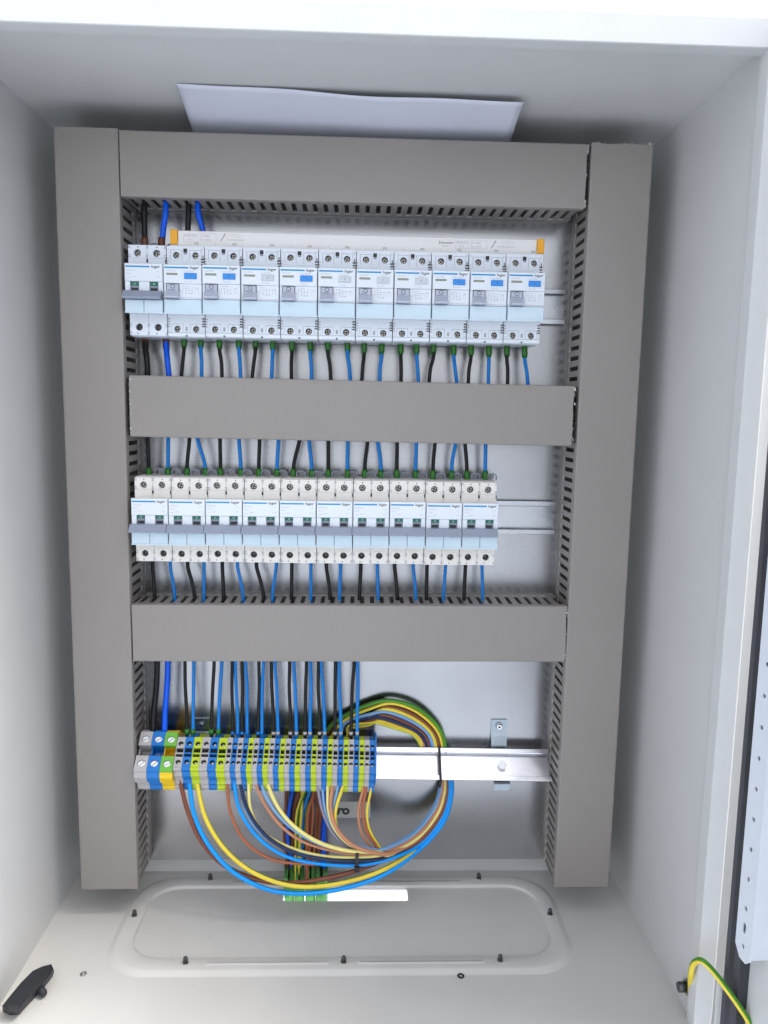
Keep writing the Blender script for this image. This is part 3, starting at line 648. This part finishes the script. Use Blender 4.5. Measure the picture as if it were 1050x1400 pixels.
# terminal blocks: colour sequence from left to right
seq = [('g', 12.2, 'big'), ('b', 12.2, 'big'), ('y', 12.2, 'big')] + [(c, 8.2, 'mid') for c in 'gbygby'] + [(c, 5.21, 'small') for c in 'gbgby' + 'gby'*7 + 'gb']
TC = {'g': 'term_grey', 'b': 'term_blue', 'y': 'term_lime'}; CN = {'g': 'grey', 'b': 'blue', 'y': 'yellow-green'}
TSS = Matrix.Translation((0, 0, -4.5)) @ Matrix.Diagonal((1, 0.84, 0.89, 1)); TSB = Matrix.Translation((0, 0, -2.5)) @ Matrix.Diagonal((1, 0.85, 0.89, 1))
def make_terminal(kind, c, wdt):
    root = empty('terminal_block', (0,0,0), 'x', 'terminal block')
    mt = TC[c]; x0, x1 = 0.12, wdt-0.12; mb = MB()
    if kind == 'big':
        ye = 'term_yellow' if c == 'y' else mt; gr = 'term_green' if c == 'y' else mt
        mb.prism([(6,-27),(-4,-31),(-12,-30),(-20,-27),(-31,-24),(-31,-6),(-16,-6),(-16,6),(-31,6),(-31,22),(-22,27),(-14,31),(-6,33),(-6,29),(6,25)], x0, x1, ye)
        for za, zb, hz in ((-24, -6, -14.5), (6, 22, 13.5)):
            mb.plate(x0, x1, za, zb, -38, 7, [circ(wdt/2, hz, 4.0, 18)], gr)
        mb.prism([(-31.02,-24),(-36,-24),(-31,-29),(-22,-31),(-20,-27.05)], x0, x1, ye)
        mb.prism([(-31.02,22),(-36,22),(-30,27),(-22,30),(-22,27.05)], x0, x1, ye)
        for k in range(3): mb.box(x0+2+k*3, x0+3.2+k*3, -17.5, -16.02, -3.5, 3.5, 'term_grey' if c != 'y' else 'orange')
        mb.box(x0, x0+0.9, -30, -16.03, -5.9, 5.9, ye)
    else:
        mb.prism([(4,-23),(-4,-26),(-14,-27),(-15,-23),(-26,-22.5),(-29.5,-19.2),(-31,-19.2),(-31,19.2),(-29,19.2),(-26,22.5),(-15,24),(-14,28),(-4,29),(4,24)], x0, x1, mt)
        r = 2.7 if kind == 'mid' else 2.1; cx = wdt/2; a = wdt*0.24
        mb.plate(x0, x1, -19.2, 19.2, -36.5, 5.5, [circ(cx, -9.6, r, 12), circ(cx, 11.6, r, 12), rect(x0+0.7, x1-0.5, -3.9, -0.4), rect(x0+0.7, x1-0.5, 1.0, 6.4)], mt)
        mb.box(x0, x1, -36.9, -36.52, -16.2, -15.8, mt)
    TS = TSB if kind == 'big' else TSS; mb.xf(TS)
    mb.prism([(3,-30),(-3,-32),(-6,-31),(-8,-28.5),(-8,-25),(3,-22)], x0, x1, 'term_yellow' if (kind == 'big' and c == 'y') else mt)
    if kind != 'big': mb.prism([(3,20),(-7,20.5),(-7,24.5),(-4,27),(3,26)], x0, x1, mt)
    mb.build('terminal_housing', root)
    mb = MB()
    if kind != 'big':
        for za, zb in ((-3.9, -0.4), (1.0, 6.4)): mb.box(x0+0.7, x1-0.5, -31.9, -31.05, za, zb, 'hollow_shade')  # near-black fill paints the shade deep in the jumper openings
        mb.xf(TS).build('jumper_hole_shade', root)
    for k, z in enumerate(((-14.5, 13.5) if kind == 'big' else (-9.6, 11.6))):
        mb = MB(); r = 3.7 if kind == 'big' else (2.6 if kind == 'mid' else 2.0); yy = -35.5 if kind == 'big' else -33.0
        mb.cyl((wdt/2, z), r, yy, -31.05, 'screw_bright' if kind == 'big' else 'hollow_shade', 14)  # narrow blocks: near-black plug paints the shade in the screw hole
        if kind == 'big':
            a = random.uniform(0.3, 0.9); u = (math.cos(a), math.sin(a)); v_ = (-u[1], u[0])
            mb.add([(wdt/2+u[0]*p*3.4+v_[0]*q*0.5, yy-0.03, z+u[1]*p*3.4+v_[1]*q*0.5) for p, q in ((-1,-1),(1,-1),(1,1),(-1,1))], [(0,1,2,3)], 'print_grey')
        else:
            mb.cyl((wdt/2+0.2, z-0.5), r*0.5, yy-0.1, yy-0.02, 'screw', 8)
        mb.xf(TS).build('terminal_screw', root)
    return root
seq = [(c, wd*1.036, kd) for c, wd, kd in seq]
x = 58.5; cache = {}; TX = []; cnt = {}; tot = {}
for c, wd, kd in seq: tot[(kd, c)] = tot.get((kd, c), 0) + 1
for i, (c, wd, kd) in enumerate(seq):
    j = cnt.get((kd, c), 0); cnt[(kd, c)] = j+1
    if (kd, c) not in cache: o = cache[(kd, c)] = make_terminal(kd, c, wd)
    else: o = copy_tree(cache[(kd, c)])
    colr = CN[c]
    if kd == 'big': lab = 'large %s screw terminal block at the left end of the tilted rail' % colr
    elif kd == 'mid': lab = '%s of the two medium %s terminal blocks next to the three large ones' % (['left', 'right'][j], colr)
    elif i == len(seq)-1: lab = 'narrow blue terminal block at the right end, against the bare rail'
    else: lab = '%s narrow %s terminal block from the left on the tilted rail' % (ORD[j], colr)
    o['label'] = lab; o['group'] = 'terminal blocks on the tilted rail'
    o.location = rail_pt(x, -7.5 + random.uniform(-0.25, 0.25), random.uniform(-0.2, 0.2))*MM; o.rotation_euler = RM.to_euler()
    TX.append(x + wd/2); x += wd
mb = MB(); mb.prism([(4,-23),(-14,-26),(-30,-21),(-33,-14),(-33,14),(-30,21),(-14,27),(4,24)], 0, 1.4, 'term_blue')
o = mb.build('end_plate'); tag(o, 'thin blue end plate closing the terminal row beside the bare rail', 'end plate'); o.location = rail_pt(x+0.1, -7.5, 0)*MM; o.rotation_euler = RM.to_euler()

# between the lowest duct and the terminals
G = 'wires between the lowest duct and the terminal blocks'
lw = [(214.8,209.3,1,'k'),(229.5,225,1,'d'),(253,255.7,0,'k'),(265,264,0,'b'),(292.6,289,0,'k'),(303,298.6,0,'b'),(317.5,318,0,'k'),(322,325,2,'b'),(331,331,0,'k'),(336,338,2,'b'),(354,353,0,'k'),(360,358,0,'b'),
      (371,374,0,'k'),(376,380,2,'b'),(396,397,0,'k'),(401.8,405.3,0,'b'),(419,417,0,'k'),(424.6,424,0,'b'),(435.5,437,0,'k'),(439.4,443.9,2,'b'),(458.7,458,0,'k'),(463.7,466,0,'b'),(484,480,0,'k'),(489,488.4,0,'b')]
for i, (xa, xb, th, c) in enumerate(lw):
    r = (3.0, 1.8, 1.75)[0 if th == 1 else 1 if th == 0 else 2]; Ya = -26; Yb = -32
    yt = 893
    pts = [at(xa, yt, Ya), at(xa, 912, Ya), at(xa*0.65+xb*0.35+random.uniform(-1, 1), 940, Ya-1), at(xa*0.15+xb*0.85, 975, Yb+2), at(xb, 1003, Yb), at(xb, 1012, Yb+1)]
    mt = {'k': 'wire_black', 'd': 'wire_deep_blue', 'b': 'wire_blue'}[c]
    if i < 2: lab = 'thick %s wire dropping to the large terminal blocks at the left' % ('black' if c == 'k' else 'bright blue')
    else: lab = '%s wire of the %s pair dropping from the lowest duct to the narrow terminals' % ('black' if c == 'k' else 'blue', ORD[i//2 - 1])
    o = wire(pts, r, mt, lab, G)
    if 2 <= i < 6:
        mb = MB(); q0 = at(xb, 1004, Yb) - at(xa, yt, Ya); q1 = at(xb, 996.5, Yb) - at(xa, yt, Ya); mb.tube([q0, q1], 2.6, 'ferrule', 10); mb.build('ferrule', o)
    elif th != 1:
        mb = MB(); q0 = at(xb, 1004, Yb) - at(xa, yt, Ya); q1 = at(xb, 1000, Yb) - at(xa, yt, Ya); mb.tube([q0, q1], 2.1, 'term_grey' if i > 11 else 'term_blue', 10); mb.build('ferrule', o)

# ---------------------------------------------------------------- the hanging loom under the terminals
G = 'wires looping below the terminal blocks'
def px(path): return [at(*p) for p in path]
def hash_(t): return sum(ord(c_)*(i_+3) for i_, c_ in enumerate(t))
def loom(start, mids, lane, mt, r, label, mt2=None, frac=0.35, depth=0.0, end=True, ph=0.0):
    """start & mids: (px, py, Y); lane 0..1 places the wire across the right-hand bundle, inner to outer"""
    L = lane
    k5 = (hash_(label) % 5 - 2)*1.9; depth = depth + k5
    tail = [(530+L*6, 1158+L*16, -52+depth), (566+L*10, 1137+L*18, -34+depth), (590+L*15, 1108+L*12, -22+depth*0.7), (600+L*15, 1083+L*4, -13+k5*0.5), (601+L*14, 1062, -9+k5*0.5), (599+L*13, 1030, -8+k5*0.5)]
    tail[0] = (tail[0][0], tail[0][1], tail[0][2]*0.4 + mids[-1][2]*0.6)
    tail = [q for q in tail if q[0] > mids[-1][0] + 17]
    return wire(px([start] + mids + tail), r, mt, label, G, mt2, 8, frac, 5, ph=ph)
S = -46
loom((246,1058,S), [(248,1075,-54),(257,1110,-60),(275,1150,-64),(305,1182,-66),(350,1202,-66),(400,1207,-66),(455,1199,-64),(505,1184,-60)], 0.75, 'wire_brown', 2.35, 'thick rusty brown wire in the longest loop, from the first grey medium terminal')
loom((259,1058,S), [(260,1078,-54),(266,1115,-60),(285,1155,-66),(320,1193,-69),(370,1217,-70),(425,1221,-70),(480,1212,-68),(530,1193,-62)], 1.15, 'wire_cyan', 2.35, 'bright blue wire hanging lowest of all, outermost of the longest loop')
loom((268,1058,S), [(271,1078,-54),(281,1118,-62),(305,1158,-67),(340,1189,-70),(385,1208,-71),(430,1212,-70),(480,1204,-68),(528,1187,-62)], 1.0, 'wire_yellow', 2.35, 'thick yellow and green wire just inside the lowest blue loop', 'wire_green', 0.35, ph=2.6)
loom((311,1058,S), [(311,1076,-54),(315,1110,-60),(333,1148,-63),(365,1172,-64),(400,1180,-64),(450,1181,-63),(495,1178,-60)], 0.6, 'wire_orange', 1.6, 'thin orange-brown wire in the second loop, leftmost of its four')
loom((320,1058,S), [(321,1076,-54),(328,1108,-60),(350,1142,-64),(385,1168,-66),(430,1180,-66),(490,1183,-65)], 0.95, 'wire_cyan', 1.95, 'bright blue wire at the underside of the tied loom')
loom((328,1058,S), [(330,1078,-54),(339,1108,-61),(362,1141,-65),(400,1165,-67),(445,1175,-67),(492,1177,-66)], 0.8, 'wire_navy', 1.9, 'black wire lying on the blue one in the tied loom')
loom((334,1058,S), [(332,1078,-52),(335,1105,-58),(356,1138,-62),(398,1163,-64),(445,1171,-64),(492,1173,-63)], 0.4, 'wire_pale_blue', 1.5, 'thin pale blue wire half hidden behind the black one')
loom((340,1058,S), [(340,1076,-54),(343,1108,-59),(360,1138,-61),(395,1158,-63),(440,1170,-64),(492,1172,-64)], 0.5, 'wire_pale_yellow', 1.6, 'thin pale yellow wire beside the black one at the second group of terminals')
loom((350,1058,S), [(352,1078,-54),(364,1103,-59),(385,1130,-62),(415,1151,-64),(455,1163,-64),(495,1168,-63)], 0.3, 'wire_peach', 1.6, 'thin peach coloured wire left of the pale blue and yellow pair')
loom((357,1058,S), [(360,1080,-54),(374,1106,-59),(400,1133,-63),(435,1153,-65),(470,1162,-65),(500,1165,-64)], 0.1, 'wire_pale_blue', 1.7, 'light blue wire running just above the pale yellow one in the loom')
loom((365,1058,S), [(369,1080,-55),(383,1108,-61),(405,1132,-66),(437,1152,-68),(475,1163,-69),(515,1165,-66)], 0.65, 'wire_pale_yellow', 2.0, 'pale yellow wire lying in front, middle of the tied loom', 'wire_green', 0.25, ph=2.6)
loom((434,1058,S), [(435,1080,-52),(442,1112,-56),(456,1140,-60),(478,1160,-62),(502,1167,-62)], 0.35, 'wire_lilac', 1.5, 'lilac grey wire, leftmost of the six dropping before the stuck label')
loom((441,1058,S), [(441,1080,-51),(445,1108,-55),(458,1137,-58),(480,1157,-60),(505,1163,-60)], 0.0, 'wire_pale_blue', 1.5, 'light blue wire right of the lilac one in front of the stuck label')
loom((448,1058,S), [(448,1080,-53),(449,1108,-58),(458,1134,-62),(478,1155,-65),(505,1163,-65)], 0.45, 'wire_pale_yellow', 1.6, 'pale yellow wire between light blue and peach in front of the stuck label')
loom((456,1058,S), [(454,1080,-54),(452,1105,-60),(460,1132,-66),(480,1154,-70),(508,1165,-70)], 0.55, 'wire_peach', 2.0, 'peach coloured wire passing under the black cable tie')
loom((464,1058,S), [(461,1080,-53),(456,1105,-57),(458,1130,-59),(474,1150,-60),(505,1160,-60)], 0.15, 'wire_pale_blue', 1.5, 'whitish blue wire left of the yellow-green one before the stuck label')
loom((473,1058,S), [(468,1078,-53),(460,1103,-59),(459,1125,-61),(467,1145,-60),(490,1162,-58)], 0.3, 'wire_yellow', 1.7, 'yellow-green wire bending down beside the letters of the stuck label', 'wire_lime', 0.45, ph=2.2)
loom((497,1062,S), [(496,1080,-52),(490,1108,-55),(493,1135,-56),(505,1155,-56),(517,1164,-55)], 0.3, 'wire_peach', 1.5, 'thin peach wire, left of the three from the last terminals')
loom((501,1062,S), [(500,1080,-52),(496,1108,-55),(500,1133,-56),(512,1153,-56),(524,1162,-55)], 0.5, 'wire_orange', 1.8, 'reddish brown wire, middle of the three from the last terminals')
loom((508,1062,S), [(507,1080,-51),(502,1108,-54),(504,1130,-55),(514,1150,-55),(527,1160,-54)], 0.2, 'wire_yellow', 1.4, 'thin green and yellow wire, right of the three from the last terminals', 'wire_green', 0.55, ph=2.0)

# arc of wires above the rail, running back behind the terminals
G = 'wires arching over the rail behind the terminal blocks'
arcs = [('wire_green','wire_green',None,0.0,2.3,'outermost green wire of the arch over the rail'),
        ('wire_yellow','wire_green','wire_green',0.13,1.6,'yellow stripe wire just inside the outermost green arch'),
        ('wire_brown','wire_brown',None,0.27,2.1,'outer dark brown wire of the arch over the rail'),
        ('wire_yellow','wire_lime','wire_lime',0.40,2.1,'yellow wire with green stripe between brown and blue in the arch'),
        ('wire_pale_blue','wire_pale_blue',None,0.52,1.9,'upper light blue wire of the arch over the rail'),
        ('wire_blue','wire_blue',None,0.60,1.6,'lower mid blue wire of the arch over the rail'),
        ('wire_brown','wire_brown',None,0.68,2.1,'inner dark brown wire of the arch over the rail'),
        ('wire_navy','wire_navy',None,0.80,2.0,'black wire of the arch over the rail'),
        ('wire_peach','wire_peach',None,0.90,2.0,'peach brown wire crossing low in the arch'),
        ('wire_yellow','wire_yellow','wire_green',0.95,1.6,'thin yellow wire crossing inside the arch'),
        ('wire_lime','wire_lime','wire_yellow',1.05,1.7,'innermost lime green wire of the arch over the rail')]
for i, (mt, _, m2, L, r, lab) in enumerate(arcs):
    yt = 961 + L*29; xr = 609 - L*32; L2 = L + 0.22*math.sin(i*2.4); xl = 438 + L2*30; Y0 = -3.5 - 3*(0.5+0.5*math.sin(i*2.1))
    pts = px([(xr-2, 1048, -8), (xr, 1022, -10), (xr-9-L*2, 995+L*9, Y0-4), (xr-37, 969+L*25, Y0-5), (xr-72+L*12, yt-3, Y0-5), (508-L2*3, yt+1+(L2-L)*20, Y0-4), (476, 976+L2*20, Y0-3), (xl+12, 995+L2*12, -12), (xl, 1022, -8), (xl-14, 1045, -4)])
    wire(pts, r, mt, lab, G, m2, 8, 0.4, 5, ph=(2.0 if mt != 'wire_lime' else 0.0))

# supply cores rising from the floor sleeves
G = 'cores rising from the green cable sleeves to the terminals'
cores = [(392,390,392,'wire_brown',1.9,'brown core, leftmost of those in the first green sleeve'),(401,394,397,'wire_deep_blue',1.9,'dark blue core second from left above the sleeves'),(397,397,395,'wire_black',1.5,'black core behind the dark blue one at the left'),
         (410,401,399.5,'wire_brown',1.9,'brown core left of the green one above the sleeves'),(419,406,405,'wire_green',1.9,'green core sweeping down left above the sleeves'),(414,411,409,'wire_yellow',1.7,'yellow core entering the second sleeve'),
         (426,414,413,'wire_blue',1.9,'mid blue core entering the third sleeve'),(423,418,411,'wire_lime',1.3,'thin lime core between blue and brown above the sleeves'),(432,421,420,'wire_orange',1.9,'orange-brown core crossing to the lower left above the sleeves'),
         (436,424,424,'wire_brown',2.0,'brown core running straight to the third sleeve'),(439,433,428,'wire_orange',1.7,'orange-brown core crossing behind the straight brown one'),(428,427,422,'wire_orange',1.3,'thin orange-brown core before the fourth sleeve'),
         (430,437,436,'wire_brown',2.2,'dark brown core beside the thick blue one'),(442,443,443,'wire_deep_blue',3.0,'thick deep blue core, rightmost above the sleeves')]
for i, (xa, xm, xb, mt, r, lab) in enumerate(cores):
    Y0 = -14 - 9*((i*5) % 7)/7
    pts = px([(xa+6, 1040, -6), (xa, 1075, -12), (xm+1, 1108, Y0-3), (xm-1, 1140, Y0-4), (xb, 1178, -20 - (i % 3)*1.5), (xb, 1215, -19 - (i % 3)*1.5)])
    wire(pts, r, mt, lab, G, 'wire_yellow' if mt == 'wire_green' else None, 8, 0.3)
for k, (xs, lab) in enumerate(((395.5, 'leftmost pale green cable sleeve standing in the floor opening'), (409.5, 'second pale green cable sleeve from the left in the floor opening'), (424.5, 'third pale green cable sleeve from the left in the floor opening'), (440, 'widest pale green cable sleeve, rightmost in the floor opening'))):
    top = at(xs, 1200, -19); r = 5.3 if k < 3 else 6.5
    mb = MB(); n_ = 18
    zs = [(top.z+random.uniform(-1, 1), r), (2, r), (-20, r), (-70, r*1.05), (-200, r*1.1)]
    lp = []
    for q, (z, rr) in enumerate(zs):
        lp.append([(top.x + rr*math.cos(2*math.pi*j/n_), -19 + rr*math.sin(2*math.pi*j/n_), z + (1.8*math.sin(j*0.7+k) if q == 0 else 0)) for j in range(n_)])
    inner = [[(top.x + (rr-0.7)*math.cos(2*math.pi*j/n_), -19 + (rr-0.7)*math.sin(2*math.pi*j/n_), z + (1.8*math.sin(j*0.7+k) if q == 0 else 0)) for j in range(n_)] for q, (z, rr) in enumerate(zs[:3])]
    loft(mb, lp, 'sleeve'); loft(mb, [lp[0]] + inner, 'sleeve_white')
    o = mb.build('cable_sleeve', None, (top.x, -19, ZF)); tag(o, lab, 'cable sleeve', 'green cable sleeves in the floor opening')

# cable ties
def tie(name, pts, wdt, label, knob):
    P_ = smooth(pts, 4); mb = MB(); N = len(P_)
    for i in range(N-1):
        a, b_ = P_[i], P_[i+1]; h = Vector((wdt/2, 0, 0)); t = (b_-a).normalized(); nn = t.cross(Vector((1,0,0))).normalized()*0.45
        mb.add([a-h-nn, a+h-nn, b_+h-nn, b_-h-nn, a-h+nn, a+h+nn, b_+h+nn, b_-h+nn], [(0,1,2,3),(7,6,5,4),(0,4,5,1),(3,2,6,7),(0,3,7,4),(1,5,6,2)], 'black')
    k = Vector(knob); mb.box(k.x-2.6, k.x+2.6, k.y-2, k.y+2, k.z-2.5, k.z+2.5, 'black', 0.4)
    o = mb.build('cable_tie', None, P_[0]); tag(o, label, 'cable tie'); return o
c = at(488, 1174, -66)
tie('cable_tie', [(c.x, c.y + 8.5*math.cos(t_)*1.0, c.z + 10.0*math.sin(t_)) for t_ in [i*math.pi/6 for i in range(13)]], 3.6, 'small black cable tie round the wire loom under the terminals', (c.x, c.y-7.5, c.z-7))
xt = at(602, 1044, -30).x
q = [rail_pt(xt, y, z) for y, z in ((-8.1, 17.9), (-8.1, 12.5), (-8.1, 0), (-8.1, -12), (-8.1, -17.9), (-2, -19.5), (10, -19), (16, 0), (10, 19), (-2, 19.5), (-8.1, 17.9))]
tie('cable_tie', q, 2.6, 'black cable tie strapping the arched wires to the bare rail', q[8])

# sticker with handwriting on the plate
mb = MB(); a = at(440, 1096, -0.1); b_ = at(506, 1118, -0.1)
mb.box(a.x, b_.x, -0.25, -0.03, b_.z, a.z, 'sticker'); cx = at(460, 1113, 0)
mb.text('r', cx.x, -0.3, cx.z, 15, 'print_dark', bold=0.6, shear=0.2); mb.text('o', cx.x+6.2, -0.3, cx.z, 15, 'print_dark', bold=0.6); mb.text('t', cx.x-6, -0.3, cx.z, 15, 'print_dark', bold=0.6)
o = mb.build('label_sticker', None, (a.x, 0, b_.z)); tag(o, 'small off-white sticker with handwritten black letters on the lower metal plate', 'sticker')

# sheet of paper lying on the top duct, curling forward
mb = MB(); NX, NY = 40, 16; vs = []
prof_ = [(8, 739.6), (-12, 741.0), (-32, 745.5), (-55, 752.0), (-76, 757.5), (-97, 762.2)]
pf = smooth([(0, y, z) for y, z in prof_], 4)
for j in range(NY):
    t = j/(NY-1); f = t*(len(pf)-1); i0 = int(min(f, len(pf)-2)); q = pf[i0].lerp(pf[i0+1], f-i0)
    for i in range(NX):
        u = i/(NX-1)
        xx = 119.3 + 297*u + (1-t)*0.5
        wv = 1.1*math.sin(u*7.0+0.6) + 0.6*math.sin(u*15+t*3)
        sag = (u-0.0)*-5.5*t
        vs.append((xx, q.y + (u*1.5)*t, min(q.z + wv*t*0.9 + sag - 0.6, 762.4)))
mb.add(vs, [(j*NX+i, j*NX+i+1, (j+1)*NX+i+1, (j+1)*NX+i) for j in range(NY-1) for i in range(NX-1)], 'paper', True)
o = mb.build('paper_sheet', None, (268, -40, 740), fix=False); tag(o, 'white sheet of paper curling forward on top of the topmost cable duct', 'paper')
so = o.modifiers.new('thick', 'SOLIDIFY'); so.thickness = 0.00012; so.offset = 0

# ---------------------------------------------------------------- loose things on the floor
# black plastic latch lying against the left wall
lt = empty('latch_handle', (-8, -152, ZF), 'black plastic latch handle lying on the cabinet floor in the left corner', 'handle')
LB = Vector((-8, -152, ZF))
def onfloor(px_, py_, z=ZF):
    d_ = ray(px_, py_); return CAM + d_*((z-CAM.z)/d_.z)
top = [onfloor(*p, ZF+13) for p in ((3,1375),(10,1366),(28,1344),(45,1327),(58,1321),(70,1318),(73,1324),(70,1331),(60,1343),(50,1352),(40,1362),(32,1372),(24,1382),(10,1382))]
bot = [onfloor(*p, ZF+0.3) for p in ((4,1383),(12,1372),(30,1350),(46,1334),(60,1327),(70,1323),(74,1328),(72,1335),(62,1348),(53,1358),(44,1368),(36,1376),(27,1387),(13,1388))]
mb = MB(); n_ = len(top); cen = sum(top, Vector())/n_
mb.add([p for p in bot] + [p for p in top] + [cen + (p-cen)*0.86 + Vector((0,0,1.6)) for p in top], [tuple(range(n_))] + [(i, (i+1) % n_, (i+1) % n_+n_, i+n_) for i in range(n_)] + [(i+n_, (i+1) % n_+n_, (i+1) % n_+2*n_, i+2*n_) for i in range(n_)] + [tuple(range(2*n_, 3*n_))], 'rubber')
part(mb, 'handle_body', lt, LB)
mb = MB(); p = onfloor(55, 1353, ZF+6); mb.tube([p+Vector((-6,4,2)), p+Vector((0,0,0)), p+Vector((4,-3,-1)), p+Vector((5.5,-4.2,-1.5))], [3.6,3.6,3.4,2.4], 'rubber', n=12); mb.tube([p+Vector((-1,6,5)), p+Vector((0.5,5,5)), ], [3.2, 2.6], 'rubber', n=12); part(mb, 'pivot_boss', lt, LB)
def torus(mb, c, R_, r_, mt, n=22, m_=8):
    vs = []; fs = []
    for i in range(n):
        a = 2*math.pi*i/n
        for j in range(m_):
            b2_ = 2*math.pi*j/m_; rr = R_ + r_*math.cos(b2_); vs.append((c[0]+rr*math.cos(a), c[1]+rr*math.sin(a), c[2]+r_*0.6*math.sin(b2_)))
    for i in range(n):
        for j in range(m_): fs.append((i*m_+j, ((i+1) % n)*m_+j, ((i+1) % n)*m_+(j+1) % m_, i*m_+(j+1) % m_))
    mb.add(vs, fs, mt, True)
p = onfloor(114, 1332); mb = MB(); torus(mb, (p.x, p.y, ZF+0.5), 2.2, 0.9, 'screw'); o = mb.build('washer', None, (p.x, p.y, ZF)); tag(o, 'small steel washer lying on the floor beside the black latch handle', 'washer')
p = onfloor(630, 1335); mb = MB(); torus(mb, (p.x, p.y, ZF+0.7), 2.4, 1.0, 'black'); o = mb.build('rubber_ring', None, (p.x, p.y, ZF)); tag(o, 'small black rubber ring on the floor in front of the gland plate', 'ring')
# crumbs and filings on the floor
mb = MB()
for _ in range(46):
    x_, y_ = random.uniform(60, 570), random.choice([random.uniform(-190, -10), random.uniform(8, 22)])
    s_ = random.uniform(0.25, 0.7); z_ = ZF + (E_ if 50 < x_ < 487 and -134 < y_ < 7 else 0.0); z_ = ZF-0.55 if (64 < x_ < 475 and -115 < y_ < -9) else z_
    if 200 < x_ < 342 and -32 < y_ < -5: continue
    p = Vector((x_, y_, z_+0.05)); mb.add([p, p+Vector((s_*2, s_*random.uniform(-1,1), 0)), p+Vector((s_, s_, 0)), p+Vector((s_, s_*0.3, s_*0.6))], [(0,1,2),(0,1,3),(1,2,3),(2,0,3)], random.choice(['dark_steel', 'duct_raw_and_rim_light', 'dark_steel']))
o = mb.build('floor_crumbs'); tag(o, 'tiny crumbs and filings scattered over the cabinet floor', 'debris', kind='stuff')

# earth wire at the hinge
o = wire([at(943, 1366, YF+26), at(944, 1352, YF+18), at(944.5, 1333, YF+8), at(947.5, 1319, YF-2), at(954, 1313.5, YF-10), at(962, 1315, YF-16), at(975, 1328, YF-18), at(992, 1350, YF-22), at(1010, 1375, YF-25), at(1026, 1402, YF-30), at(1036, 1440, YF-38)], 2.5, 'wire_yellow', 'green and yellow earth wire looping over the flange to the door hinge', None, 'wire_green', 12, 0.28, 6, ph=-3.2)
